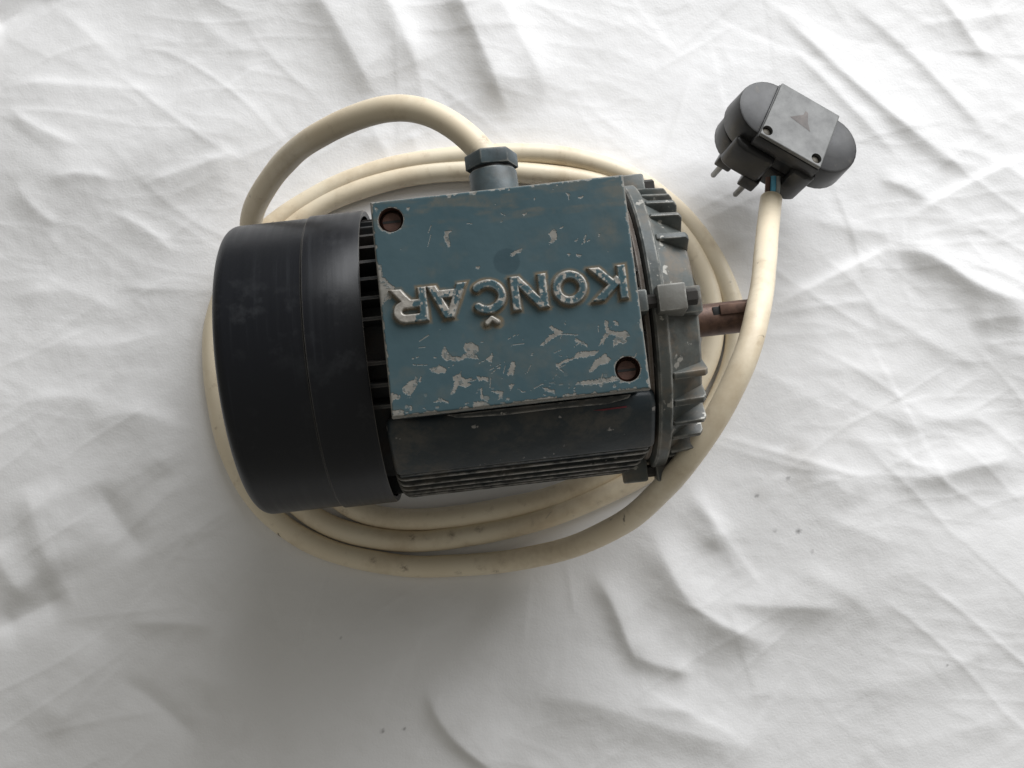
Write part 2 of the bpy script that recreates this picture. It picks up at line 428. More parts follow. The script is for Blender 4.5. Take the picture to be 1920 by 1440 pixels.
# the weight of the motor and its coil presses the folds flat beneath them
e = np.sqrt(((X - C0[0]) / 128) ** 2 + ((Y - C0[1]) / 104) ** 2)
keep = smooth((e - .82) / .55)
Hs = Hs * keep - 2.0 * (1 - keep)
stain = np.zeros_like(Hs); speck = np.zeros_like(Hs)
def blot(x, y, r, amt, arr, soft=1.0):
    p = at(x, y); d = np.hypot(X - p[0], Y - p[1]) + (fbm(X / 9, Y / 9, 3) - .5) * r * 1.1
    np.maximum(arr, amt * smooth((r - d) / (r * soft)), out=arr)
for x, y, r, a in [(1490,860,14,.22),(1500,905,9,.22),(1590,800,16,.08),(880,1350,16,.10),(410,1380,22,.10),(1425,930,7,.18),(900,1130,20,.06)]: blot(x, y, r, a, stain)
for x, y, r in [(1476,897,1.7),(1452,995,1.7),(1495,996,2.1),(1520,1034,1.5),(721,1365,1.6),(760,1362,1.5),(1419,930,1.5),(642,1195,1.3),(1770,1245,.8)]: blot(x, y, r * .85, .7, speck)

idx = np.arange(NX * NY).reshape(NY, NX)
quads = np.stack([idx[:-1, :-1], idx[:-1, 1:], idx[1:, 1:], idx[1:, :-1]], -1).reshape(-1, 4)
me = bpy.data.meshes.new('bed_sheet')
me.vertices.add(NX * NY); me.loops.add(quads.size); me.polygons.add(len(quads))
me.vertices.foreach_set('co', (np.stack([X, Y, Hs], -1).reshape(-1, 3) * MM).ravel())
me.loops.foreach_set('vertex_index', quads.ravel().astype(np.int32))
me.polygons.foreach_set('loop_start', np.arange(0, quads.size, 4, dtype=np.int32))
me.polygons.foreach_set('use_smooth', np.ones(len(quads), bool))
me.update()
for nm, arr in (('stain', stain), ('speck', speck)):
    a = me.attributes.new(nm, 'FLOAT', 'POINT'); a.data.foreach_set('value', arr.ravel().astype(np.float32))
o = link('bed_sheet', me, M_sheet)
tag(o, 'creased white cotton bed sheet lying under the motor', None, 'structure')

def hat(x, y):
    i = int(np.clip((x - GX0) / ST, 0, NX - 1)); j = int(np.clip((y - GY0) / ST, 0, NY - 1)); return float(Hs[j, i])

# ------------------------------------------------------------------ the motor
motor = bpy.data.objects.new('electric_motor', None); scene.collection.objects.link(motor)
tag(motor, 'old electric motor with black fan cover and chipped blue terminal box lid', 'motor')

# fan cover: a deep cup, its front half a hair wider than the rear half
R = 62.0
fil = [(-111.5 + 5 - 5 * math.sin(a), R - .8 - 5 + 5 * math.cos(a)) for a in np.linspace(0, math.pi / 2, 9)]
cover = lathe('fan_cover', [(-55, R - 2.4), (-54.6, R - .4), (-55.4, R), (-76.6, R), (-77.2, R - .75)] + [(-77.6, R - .8)] + fil + [(-111.9, 30), (-111.5, 0)], M_black, motor, 160, ang=28)
for k in range(6):       # slots of the air intake in its rear end
    a0 = k * math.pi / 3
    pts = [np.array([-112.0, 38 * math.cos(a0 + t), BED + 38 * math.sin(a0 + t)]) for t in np.linspace(0, .7, 8)]
    tube('air_slot', pts, 2.2, M_rubber, cover, 8)

# stator drum with cooling fins
lathe('stator_drum', [(-64, 30), (-64, 51), (53, 51), (53, 30)], M_fin, motor, 96)
def fin(ang, r0, r1, x0, x1, th=1.9, mat=None, name='cooling_fin'):
    rad = 4.0
    prof = [(x0, r0), (x1, r0)] + [(x1 - rad + rad * math.cos(t), r1 - rad + rad * math.sin(t)) for t in np.linspace(0, math.pi / 2, 5)] + \
           [(x0 + rad - rad * math.sin(t), r1 - rad + rad * math.cos(t)) for t in np.linspace(0, math.pi / 2, 5)]
    n = len(prof); a = math.radians(ang)
    er = np.array([0, math.sin(a), math.cos(a)]); et = np.array([0, math.cos(a), -math.sin(a)])
    v = []
    for s in (-1, 1):
        for (x, r) in prof:
            w = th * .5 * (1.25 - .5 * (r - r0) / (r1 - r0))
            v.append(np.array([x, 0, BED]) + er * r + et * s * w)
    f = [tuple(range(n)), tuple(range(2 * n - 1, n - 1, -1))] + [(i, (i + 1) % n, n + (i + 1) % n, n + i) for i in range(n)]
    return mesh(name, v, f, mat or M_fin, motor, 40)
lathe('stator_rim', [(49.6, 48), (49.6, 55.6), (50.2, 56.4), (51.8, 56.4), (52.1, 55), (52.1, 48)], M_rim, motor, 96)
fin_angles = [5.8 + 8.37 * k for k in range(-4, 12)]
for a in fin_angles:
    if abs(a) > 3.5: fin(a, 49, 58, -62, 50.8)
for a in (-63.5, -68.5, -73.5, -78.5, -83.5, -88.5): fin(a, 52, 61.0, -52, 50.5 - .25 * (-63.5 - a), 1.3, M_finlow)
for a in range(-97, -262, -9): fin(a, 49, 59, -62, 53.5)

# smooth cast shoulder between terminal box and lower fins
prof = [(-30, 44), (-31.5, 49.4), (-37.2, 48.6)]
prof += [(-61.3 * math.sin(math.radians(a)), 61.3 * math.cos(math.radians(a))) for a in (40.5, 44, 47, 50.5, 54, 58, 60.5)]
prof += [(-46, 26)]
extrude_yz('cast_shoulder', prof, -51.5, 51.5, M_house, motor, 2.4, 50)
lp = [(-28, -32.6), (-24, -34.2), (-6, -35.1), (14, -34.9), (33, -35.3), (41, -34.0), (42, -32.6)]
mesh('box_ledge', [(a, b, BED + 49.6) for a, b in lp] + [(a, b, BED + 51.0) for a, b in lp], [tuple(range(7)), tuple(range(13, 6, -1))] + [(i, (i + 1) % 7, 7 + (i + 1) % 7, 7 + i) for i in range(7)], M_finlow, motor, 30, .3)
mesh('paint_mark', [(27, -37.0, BED + 48.9), (31, -37.5, BED + 48.75), (40, -37.3, BED + 48.85), (40, -36.7, BED + 48.95), (31, -36.9, BED + 48.95)], [(0, 1, 2, 3, 4)], M_red, motor)
prof2 = [(-47, 30), (-53, 30.2), (-55.5, 12), (-57, -4), (-48, -4)]
extrude_yz('lower_fin_web', prof2, -50, 49, M_house, motor, .8)

# terminal box
base = box('terminal_box', -45, 45.2, -32.2, 44.3, BED + 42, BED + 66.6, M_house, motor, 1.0)
box('gasket', -45.8, 45.9, -33.0, 45.0, BED + 66.7, BED + 68.2, M_rubber, motor, .3)

# ---- letters of the lid as strokes (local: x right, y up, height 13.2, read upside down in the picture)
def arc(cx, cy, rx, ry, a0, a1, n=28): return [(cx + rx * math.cos(t), cy + ry * math.sin(t)) for t in np.radians(np.linspace(a0, a1, n))]
HL = 6.1                     # flat stroke ends reach this high
LET = {                      # ('s', ...) straight strokes with square ends, ('c', ...) curved strokes
 'K': [('s', [(-4.9, -HL), (-4.9, HL)]), ('s', [(6.2, HL + 1.6), (-3.9, -1.4)]), ('s', [(-1.9, 1.0), (6.2, -HL - 1.2)])],
 'O': [('c', arc(0, 0, 4.75, 4.75, 0, 360, 48))],
 'N': [('s', [(-5.0, -HL), (-5.0, HL)]), ('s', [(5.0, -HL), (5.0, HL)]), ('s', [(-5.6, HL + .8), (5.6, -HL - .8)])],
 'C': [('c', arc(.7, 0, 5.2, 4.75, 46, 314, 40))],
 'A': [('s', [(-5.9, -HL - 1), (.35, HL + 1)]), ('s', [(5.9, -HL - 1), (-.35, HL + 1)]), ('s', [(-3.3, -2.7), (3.3, -2.7)])],
 'R': [('s', [(-4.9, -HL), (-4.9, HL)]), ('c', [(-4.9, 4.75), (1.4, 4.75)] + arc(1.4, 2.15, 3.0, 2.6, 90, -90, 16) + [(-4.9, -.45)]), ('s', [(-.4, .2), (5.6, -HL - 1.2)])],
 'caron': [('c', [(-1.9, 9.4), (0, 7.9), (1.9, 9.4)])],
}
HWID = 1.42
def sdf(strokes, x, y):
    d = np.full(x.shape, 1e9)
    for typ, s in strokes:
        s = np.array(s)
        for a, b in zip(s[:-1], s[1:]):
            ab = b - a; l = math.hypot(*ab); un = ab / l
            al = (x - a[0]) * un[0] + (y - a[1]) * un[1]
            if typ == 's':
                pe = np.abs((x - a[0]) * un[1] - (y - a[1]) * un[0])
                lim = np.abs(y) - HL + HWID
                dd = np.maximum(np.maximum(pe, np.abs(al - l / 2) - l / 2 + HWID), lim)
            else:
                t = np.clip(al, 0, l); dd = np.hypot(x - a[0] - t * un[0], y - a[1] - t * un[1])
            d = np.minimum(d, dd)
    return d
PLACES = [('K', 36.1), ('O', 21.9), ('N', 7.2), ('C', -7.1), ('A', -22.1), ('R', -35.9)]
LY = 5.8

# ---- lid: fine grid top with painted wear that has the shapes of the photograph's chips
LX0, LX1, LY0, LY1, LZ = -46.4, 46.4, -33.6, 45.6, BED + 74.0
NLX, NLY = 372, 318
lx = np.linspace(LX0, LX1, NLX); ly = np.linspace(LY0, LY1, NLY)
U, V = np.meshgrid(lx, ly)
HOLES = [(-39.4, 38.1, 4.55), (39.0, -25.7, 4.55)]
A1 = lambda P: [(660 + a / 3.2, 300 + b / 3.2) for a, b in P]
A4 = lambda P: [(680 + a / 2.909, 680 + b / 2.909) for a, b in P]
CHIPS = [A1(p) for p in [
 [(135,590),(175,640),(185,700),(230,745),(255,760),(240,830),(190,850),(180,880),(165,800),(145,700)],
 [(555,430),(600,418),(578,452),(592,520),(575,527),(555,470)],
 [(1180,445),(1215,410),(1235,440),(1222,490),(1180,500),(1200,470)], [(1245,410),(1275,392),(1262,412)],
 [(945,570),(985,540),(1025,530),(1015,550),(960,577)],
 [(1128,1112),(1185,1050),(1215,1040),(1180,1000),(1195,993),(1240,1020),(1272,1032),(1220,1062),(1150,1112)],
 [(1513,958),(1537,970),(1542,1020),(1600,1030),(1640,1020),(1667,1055),(1640,1070),(1652,1095),(1600,1100),(1565,1127),(1570,1080),(1590,1052),(1542,1048),(1510,1090),(1480,1112),(1483,1100),(1525,1030)],
 [(1563,958),(1587,963),(1602,992),(1575,987)],
 [(1228,1222),(1330,1183),(1350,1155),(1400,1148),(1482,1143),(1460,1172),(1400,1184),(1350,1188),(1262,1222),(1242,1240),(1272,1272),(1250,1267),(1228,1237)],
 [(1423,1267),(1450,1210),(1520,1158),(1532,1180),(1562,1195),(1525,1222),(1480,1232),(1440,1272)],
 [(538,1155),(555,1118),(582,1160),(600,1178),(650,1182),(690,1155),(668,1130),(680,1103),(720,1093),(757,1118),(762,1145),(738,1162),(762,1197),(700,1184),(640,1207),(560,1202),(540,1182)],
 [(468,1250),(510,1243),(520,1223),(540,1243),(572,1255),(560,1272),(520,1280),(480,1272)],
 [(593,1407),(618,1345),(608,1300),(640,1283),(657,1263),(652,1300),(680,1313),(717,1303),(722,1317),(692,1335),(727,1350),(680,1363),(640,1353),(612,1402)],
 [(303,1370),(345,1328),(387,1303),(397,1330),(382,1375),(357,1402),(352,1417),(335,1412),(308,1395)],
 [(398,1332),(415,1288),(412,1332)], [(745,1298),(822,1303),(817,1327),(760,1320)],
 [(933,1287),(958,1208),(977,1208),(977,1250),(967,1292)], [(938,1350),(960,1343),(972,1360),(950,1377)],
 [(803,1197),(835,1168),(847,1175),(825,1212)], [(868,1247),(897,1238),(887,1257)],
 [(1338,1068),(1370,1083),(1412,1103),(1417,1122),(1385,1107),(1343,1087)],
 [(1330,1345),(1400,1320),(1470,1318),(1580,1296),(1602,1325),(1480,1345),(1400,1352)],
 [(1285,195),(1310,205),(1305,240),(1295,215)], [(1350,225),(1390,215),(1370,232)], [(890,310),(920,335),(905,330)], [(1020,325),(1060,315),(1035,332)],
 [(1395,455),(1405,450),(1400,495),(1388,497)], [(1335,485),(1360,465),(1345,490)], [(1290,565),(1310,560),(1305,578)], [(1350,562),(1380,568),(1372,582),(1352,580)],
 [(745,640),(768,638),(762,655),(748,652)], [(700,185),(750,180),(745,205),(710,210)], [(130,285),(160,290),(150,310)], [(325,290),(348,285),(335,308)],
 [(485,1183),(512,1183),(505,1192)], [(1270,985),(1283,965),(1280,990)]]]
CHIPS += [A4(p) for p in [
 [(378,217),(430,193),(473,217),(430,211)], [(603,213),(662,213),(657,243),(603,243)], [(155,163),(208,180),(197,202),(152,197)],
 [(160,263),(227,258),(227,290),(168,290)], [(698,153),(762,153),(768,190),(740,203),(746,175)], [(813,215),(900,203),(1000,188),(1062,183),(1052,198),(900,222),(818,232)],
 [(975,133),(1047,150),(1052,172),(1000,152)], [(641,140),(652,140),(656,200),(646,205)], [(1090,175),(1160,168),(1155,185),(1095,190)], [(255,235),(270,240),(268,262),(258,258)],
 [(800,120),(826,118),(822,135),(803,137)], [(840,140),(880,155),(910,156),(870,160)]]]
jx = U + (fbm(U / .7, V / .7, 41, 3) - .5) * .9; jy = V + (fbm(U / .7, V / .7, 71, 3) - .5) * .9
chip = np.zeros_like(U)
for poly in CHIPS:
    P = np.array([at(a, b, LZ)[:2] for a, b in poly])
    ins = np.zeros(U.shape, bool)
    for (x1, y1), (x2, y2) in zip(P, np.roll(P, -1, 0)):
        c = ((y1 > jy) != (y2 > jy)); ins ^= c & (jx < (x2 - x1) * (jy - y1) / ((y2 - y1) if y2 != y1 else 1e-9) + x1)
    chip[ins] = np.maximum(chip[ins], .92)
hole_in = (fbm(U / 1.2, V / 1.2, 12, 3) > .64); chip[hole_in] *= .5
de = np.minimum(np.minimum(U - LX0, LX1 - U), np.minimum(V - LY0, LY1 - V))
chip = np.maximum(chip, (de < .28 + 2.8 * np.maximum(0, fbm(U / 2.2, V / 2.2, 5, 4) - .43)) * .9)
for hx, hy, hr in HOLES:
    dh = np.hypot(U - hx, V - hy); chip = np.maximum(chip, ((dh < hr + .25 + 1.6 * np.maximum(0, fbm(U / 1.5, V / 1.5, 8) - .5))) * .85)
sp = vnoise(U / .55, V / .55, 91); area = fbm(U / 14, V / 14, 33)
chip = np.maximum(chip, ((sp > .985) & (area > .47)) * .8)
low = smooth((12 - (V - LY0)) / 14)
for k in range(46):           # hair scratches
    x = rng.uniform(-42, 44); y = rng.uniform(-32, -6) if rng.random() < .82 else rng.uniform(18, 42); an = rng.uniform(-.3, 1.5); L_ = rng.uniform(.8, 6)
    al = (U - x) * math.cos(an) + (V - y) * math.sin(an); pe = np.abs(-(U - x) * math.sin(an) + (V - y) * math.cos(an) + .012 * al ** 2 * rng.uniform(-1, 1))
    chip = np.maximum(chip, .75 * ((al > 0) & (al < L_) & (pe < rng.uniform(.1, .2)) & (fbm(U / .9, V / .9, 200 + k, 2) > .42)))
chip = np.maximum(chip, ((fbm(U / 2.4, V / 1.5, 77, 4) > .735 - .07 * low)) * .75 * low)
dl = np.full(U.shape, 1e9)
for ch, cx in PLACES:
    ss = LET[ch] + (LET['caron'] if ch == 'C' else [])
    dl = np.minimum(dl, sdf(ss, -(U - cx), -(V - LY)))
grime = smooth((3.1 - dl) / 1.3) * 1.15
grime = np.maximum(grime, .38 * smooth((fbm(U / 14, V / 3.5, 50) - .5) / .2) * smooth((V - 28) / 10))
grime = np.maximum(grime, .34 * smooth((7 - np.hypot((U - 38) / 1.2, (V - 26) / 1.6)) / 6))
grime = np.maximum(grime, .16 * smooth((fbm(U / 9, V / 9, 51) - .55) / .2))
dark = smooth((5.2 - np.hypot(U - .5, V - 18.1)) / .8)

crown = np.where(de < .9, -.9 + np.sqrt(np.maximum(0, .81 - (.9 - np.minimum(de, .9)) ** 2)), 0)
ZL = LZ + crown + (fbm(U / 6, V / 6, 2) - .5) * .12
inside = np.zeros(U.shape, bool)
for hx, hy, hr in HOLES: inside |= np.hypot(U - hx, V - hy) < hr - .12
for hx, hy, hr in HOLES:   # pull the rim of each hole on to a true circle
    d = np.hypot(U - hx, V - hy); m = (np.abs(d - hr) < .2)
    U = np.where(m, hx + (U - hx) * hr / np.maximum(d, 1e-6), U); V = np.where(m, hy + (V - hy) * hr / np.maximum(d, 1e-6), V)
verts = list(map(tuple, np.stack([U, V, ZL], -1).reshape(-1, 3) * MM))
li = np.arange(NLX * NLY).reshape(NLY, NLX); faces = []
bad = inside
q = np.stack([li[:-1, :-1], li[:-1, 1:], li[1:, 1:], li[1:, :-1]], -1)
okq = ~(bad[:-1, :-1] | bad[:-1, 1:] | bad[1:, 1:] | bad[1:, :-1])
faces = [tuple(f) for f in q[okq].tolist()]
ring = list(li[0, :]) + list(li[1:, -1]) + list(li[-1, -2::-1]) + list(li[-2:0:-1, 0])
nb = len(verts)
for r in ring: verts.append((verts[r][0], verts[r][1], (BED + 68.3) * MM))
for k in range(len(ring)):
    k2 = (k + 1) % len(ring); faces.append((int(ring[k]), int(nb + k), int(nb + k2), int(ring[k2])))
me = bpy.data.meshes.new('terminal_box_lid'); me.from_pydata(verts, [], faces); me.update()
bm = bmesh.new(); bm.from_mesh(me)
bmesh.ops.delete(bm, geom=[v for v in bm.verts if not v.link_faces], context='VERTS') if False else None
bm.to_mesh(me); bm.free()
me.polygons.foreach_set('use_smooth', [True] * len(me.polygons)); me.set_sharp_from_angle(angle=math.radians(50))
ns = len(verts) - nb
side_chip = (np.array([fbm(np.array([i / 9.0]), np.array([3.3]), 15)[0] for i in range(ns)]) > .53) * .8
for nm, arr, ex in (('chip', chip, side_chip), ('grime', grime, np.full(ns, .4)), ('dark', dark, np.zeros(ns))):
    a = me.attributes.new(nm, 'FLOAT', 'POINT'); a.data.foreach_set('value', np.concatenate([arr.ravel(), ex]).astype(np.float32))
lid = link('terminal_box_lid', me, M_lid, motor)
lid['label'] = 'chipped blue paint lid with raised maker name read upside down'

# each raised letter
def letter(name, strokes, cx, hwid=HWID, H=1.8, seed=0, bare=.0):
    pad = hwid + 1.1
    allp = np.array([p for s in strokes for p in s[1]]); x0, y0 = allp.min(0) - pad; x1, y1 = allp.max(0) + pad
    st = .22; xs = np.arange(x0, x1, st); ys = np.arange(y0, y1, st); a, b = np.meshgrid(xs, ys)
    d = sdf(strokes, a + (fbm(a / 2, b / 2, seed) - .5) * .22, b + (fbm(a / 2, b / 2, seed + 9) - .5) * .22)
    t = np.clip((hwid + .40 - d) / .60, 0, 1)
    h = H * (1 - (1 - t) ** 1.35) + (fbm(a / 1.2, b / 1.2, seed + 3) - .5) * .12 * (t > .6)
    z = LZ - .12 + h
    n = fbm(a / 1.5, b / 1.5, seed + 5, 3)
    edge = np.exp(-((d - hwid + .15) / .48) ** 2)
    gyy, gxx = np.gradient(d, st); side = .35 + .65 * smooth((-.9 * gyy - .45 * gxx) * .8 + .45)      # rubbed on the far side
    chipv = np.clip(edge * side * smooth((n - .33) / .1) + (n > .63) * (t > .9) * .9, 0, 1)
    if bare: chipv = np.maximum(chipv, .95 * smooth((a - bare + (n - .5) * 3) / .3) * (t > .5))
    gr = smooth((.85 - t) / .4)
    ii = np.arange(a.size).reshape(a.shape)
    qq = np.stack([ii[:-1, :-1], ii[:-1, 1:], ii[1:, 1:], ii[1:, :-1]], -1)
    on = t > 0
    okk = on[:-1, :-1] | on[:-1, 1:] | on[1:, 1:] | on[1:, :-1]
    fc = qq[okk]; used = np.unique(fc); remap = -np.ones(a.size, int); remap[used] = np.arange(len(used))
    vx = np.stack([cx - a, LY - b, z], -1).reshape(-1, 3)[used] * MM      # turned half round
    me = bpy.data.meshes.new(name); me.from_pydata(vx.tolist(), [], remap[fc].tolist()); me.update()
    me.polygons.foreach_set('use_smooth', [True] * len(me.polygons))
    for nm, arr in (('chip', chipv), ('grime', gr)):
        q_ = me.attributes.new(nm, 'FLOAT', 'POINT'); q_.data.foreach_set('value', arr.ravel()[used].astype(np.float32))
    return link(name, me, M_letter, lid)
for k, (ch, cx) in enumerate(PLACES):
    letter('raised_letter', LET[ch], cx, seed=100 + 7 * k, bare=(-2.0 if ch == 'R' else 0))
letter('letter_caron', LET['caron'], PLACES[3][1], hwid=.75, H=1.7, seed=160, bare=-9)

# screws deep in the two holes
for hx, hy, hr in HOLES:
    lathe('screw_bore', [(68.4, hr + .02), (73.85, hr + .02)], M_screw, lid, 40, origin=(hx, hy, BED), axis=(0, 0, 1)) if False else None
    n = 48; v = []
    for z in (68.2, 73.95):
        for k in range(n): v.append((hx + (hr + .03) * math.cos(2 * math.pi * k / n), hy + (hr + .03) * math.sin(2 * math.pi * k / n), BED + z))
    mesh('screw_bore', v, [(k, (k + 1) % n, n + (k + 1) % n, n + k) for k in range(n)], M_screw, lid, 60)
    v = [(hx + (hr + .2) * math.cos(2 * math.pi * k / n), hy + (hr + .2) * math.sin(2 * math.pi * k / n), BED + 68.4) for k in range(n)]
    mesh('bore_floor', v, [tuple(range(n))], M_screw, lid)
    s = lathe('screw', [(68.4, 3.9), (70.2, 3.9), (70.9, 3.4), (71.0, 0)], M_screw, lid, 32, origin=(hx, hy, BED), axis=(0, 0, 1))
    box('screw_slot', hx - 3.3, hx + 3.3, hy - .45, hy + .45, BED + 70.95, BED + 71.06, M_rubber, s, 0)

# cable gland on the far wall of the box
GZ = BED + 50
lathe('cable_gland', [(44, 9.6), (46, 9.6), (58.4, 9.3), (59.2, 8.8), (59.2, 5)], M_gland, motor, 48, origin=(-.3, 0, GZ), axis=(0, 1, 0))
lathe('gland_washer', [(59.2, 5), (59.2, 8.3), (60.4, 8.3), (60.4, 5)], M_rubber, motor, 40, origin=(-.3, 0, GZ), axis=(0, 1, 0))
lathe('gland_nut', [(60.4, 5), (60.4, 10.4), (66.0, 10.4), (66.6, 9.2), (66.6, 5)], M_gland, motor, 6, origin=(-.3, 0, GZ), axis=(0, 1, 0), ang=25, bevel=.35, phase=.12)

# end bell: flange, ribbed cone, smooth crown pads
lathe('end_bell', [(52.2, 40), (52.2, 57.0), (52.8, 59.6), (53.6, 60.2), (57.6, 60.2), (58.2, 59.4), (58.6, 57.2), (71.2, 49.0), (72, 47.6), (72, 24), (72.6, 17), (75.5, 15.5), (76, 14), (76, 5)], M_bell, motor, 128, ang=25)
def sector(name, a0, a1, prof, mat, n=14):
    """closed block: (x, r) outline swept through an angle range about the motor axis"""
    v = []; m = len(prof)
    for k in range(n + 1):
        a = math.radians(a0 + (a1 - a0) * k / n)
        for x, r in prof: v.append((x, r * math.sin(a), BED + r * math.cos(a)))
    f = [tuple(range(m)), tuple(range((n + 1) * m - 1, n * m - 1, -1))]
    for k in range(n):
        for i in range(m):
            i2 = (i + 1) % m; f.append((k * m + i, k * m + i2, (k + 1) * m + i2, (k + 1) * m + i))
    return mesh(name, v, f, mat, motor, 30, .45, 2)
for s in (1, -1):
    for a in (28.6, 40.0, 50.5, 60.5, 70.0, 79.0, 101, 110, 119.5, 129.5, 140, 151.4):
        ja = rng.uniform(-.8, .8); jt = rng.uniform(.95, 1.5); jr = rng.uniform(-.9, .5); jx_ = rng.uniform(-.8, .4)
        sector('bell_rib', s * a + ja - jt, s * a + ja + jt, [(58.25, 43), (58.25, 56.5 + jr), (59.4, 58.2 + jr), (71.0 + jx_, 57.4 + jr), (72.3 + jx_, 55.6 + jr), (72.3 + jx_, 43)], M_bell, 2)

def lugs(angle):
    a = math.radians(angle)
    Rm = np.array([[1, 0, 0], [0, math.cos(a), math.sin(a)], [0, -math.sin(a), math.cos(a)]])
    def rb(name, x0, x1, y0, y1, z0, z1, mat, bevel=.7, taper=0):
        v = [(x0, y0, z0), (x1, y0, z0), (x1, y1, z0), (x0, y1, z0), (x0 + taper, y0 + taper, z1), (x1 - taper, y0 + taper, z1), (x1 - taper, y1 - taper, z1), (x0 + taper, y1 - taper, z1)]
        v = [Rm @ np.array(p) + np.array([0, 0, BED]) for p in v]
        return mesh(name, v, [(0, 3, 2, 1), (4, 5, 6, 7), (0, 1, 5, 4), (1, 2, 6, 5), (2, 3, 7, 6), (3, 0, 4, 7)], mat, motor, 40, bevel)
    rb('lug_boss', 59, 72.4, -5.2, 5.2, 44, 56.4, M_bell, .8)
    rb('bell_lug', 54.0, 65.6, -5.6, 5.6, 52, 66.2, M_lug if angle == 0 else M_bell, .9, .5)
    rb('stator_lug', 40.5, 51.2, -4.6, 4.6, 47, 65.4, M_bell, .9, .4)
    c = Rm @ np.array([0, 0, 61.2]) + np.array([0, 0, BED])
    lathe('tie_bolt', [(50, 2.6), (65.6, 2.6), (65.6, 3.2), (69.4, 3.2), (69.8, 2.8), (69.8, 0)], M_bolt, motor, 6, origin=c, ang=25)
for a in (0, 90, 180, 270): lugs(a)

# shaft with its keyway
sh = lathe('shaft', [(74, 0), (74, 7), (104, 7), (105, 6), (105, 0)], M_rust, motor, 48)
box('keyway', 86.5, 89.8, .6, 4.2, BED + 5.2, BED + 7.03, M_rubber, sh, .2)
kb = box('shaft_key', 89.5, 104.6, 0.4, 4.8, BED + 4, BED + 7.9, M_rust, sh, .3)

# ------------------------------------------------------------------ cord and plug
cord = bpy.data.objects.new('power_cord', None); scene.collection.objects.link(cord)
tag(cord, 'coiled cream power cord with dark plug, looped around and under the motor', 'power cord')

# plug frame
PC = at(1498, 237, 46.0)
tl = math.radians(17); w_ = np.array([math.sin(tl) * .86, math.sin(tl) * .51, math.cos(tl)]); w_ /= np.linalg.norm(w_)
u_ = np.array([.846, -.533, 0]); u_ -= w_ * (u_ @ w_); u_ /= np.linalg.norm(u_); v_ = np.cross(w_, u_)
def PL(p): return PC + (u_ * p[0] + v_ * p[1] + w_ * p[2]) * 1.08
def prism(name, outline, w0, w1, mat, parent, bevel=1.0, scale1=1.0, ang=40, segs=2):
    n = len(outline)
    v = [PL((a, b, w0)) for a, b in outline] + [PL((a * scale1, b * scale1, w1)) for a, b in outline]
    f = [tuple(range(n)), tuple(range(2 * n - 1, n - 1, -1))] + [(i, (i + 1) % n, n + (i + 1) % n, n + i) for i in range(n)]
    return mesh(name, v, f, mat, parent, ang, bevel, segs)
def stadium(L, Wd, n=16):
    o_ = [(L - Wd + Wd * math.cos(t), Wd * math.sin(t)) for t in np.linspace(-math.pi / 2, math.pi / 2, n)]
    return o_ + [(-L + Wd - Wd * math.cos(t), -Wd * math.sin(t)) for t in np.linspace(-math.pi / 2, math.pi / 2, n)]
plug = prism('plug', stadium(29.5, 14.2), -15, 0, M_bake, cord, 1.0, .97)
plug['label'] = 'dark bakelite plug with grey back plate and arrow mark'
ent = at(1449, 332, 33.0); tip = at(1446, 373, 30.0)
def LOC(p):
    q = (np.asarray(p) - PC) / 1.08; return np.array([q @ u_, q @ v_, q @ w_])
uc = LOC(ent)[0]
prism('plug_front', [(a - 4, b - 1.5) for a, b in stadium(24, 13.5)], -27, -15.2, M_bake, plug, 1.2)
prism('plug_collar', [(-21, -13), (-21.5, -16), (-19, -17.8), (-15, -18.6), (uc - 4.2, -18.6), (uc - 4.2, -13)], -25, -7, M_bake, plug, 2.6, segs=3)
prism('plug_collar', [(uc + 4.2, -13), (uc + 4.2, -18.6), (13, -18.6), (16.5, -16.5), (17, -13)], -25, -5, M_bake, plug, 1.4)
prism('plug_face', [(-14, -9), (14, -9), (14, 9), (-14, 9)], -32, -27.2, M_bake, plug, 1.5)
prism('plate_block', [(-15.2, -16.2), (15.2, -16.2), (14.4, 13.6), (-15.4, 13.6)], -6, 1.2, M_bake, plug, .6)
pl = prism('back_plate', [(-14.8, -15.8), (14.8, -15.8), (14.0, 13.2), (-15.0, 13.2)], 1.25, 3.2, M_plate, plug, .5)
def bore(target, centre, axis, r, depth):
    """sink a round hole into a finished part"""
    c = lathe('bore', [(-depth, 0), (-depth, r), (2, r), (2, 0)], M_rubber, None, 24, origin=centre, axis=axis)
    md = target.modifiers.new('bore', 'BOOLEAN'); md.object = c; md.operation = 'DIFFERENCE'; md.solver = 'EXACT'
    dg = bpy.context.evaluated_depsgraph_get(); nm = bpy.data.meshes.new_from_object(target.evaluated_get(dg))
    target.modifiers.clear(); target.data = nm; nm.polygons.foreach_set('use_smooth', [False] * len(nm.polygons)); bpy.data.objects.remove(c)
for uu in (-12.4, 11.6):
    bore(pl, PL((uu, -12.6, 3.2)), w_, 2.5, 6)
    lathe('plug_screw', [(-2.1, 2.0), (-1.6, 2.0), (-1.4, 1.6), (-1.3, 0)], M_brass, plug, 16, origin=PL((uu, -12.9, 3.2)), axis=w_)
mesh('arrow_mark', [PL((a, b, 3.27)) for a, b in [(-6.0, -.6), (4.6, -2.2), (2.2, 1.2), (.6, 5.8), (-.8, 6.2), (-1.0, 3.8)]], [(0, 1, 2, 3, 4, 5)], M_arrow, plug)
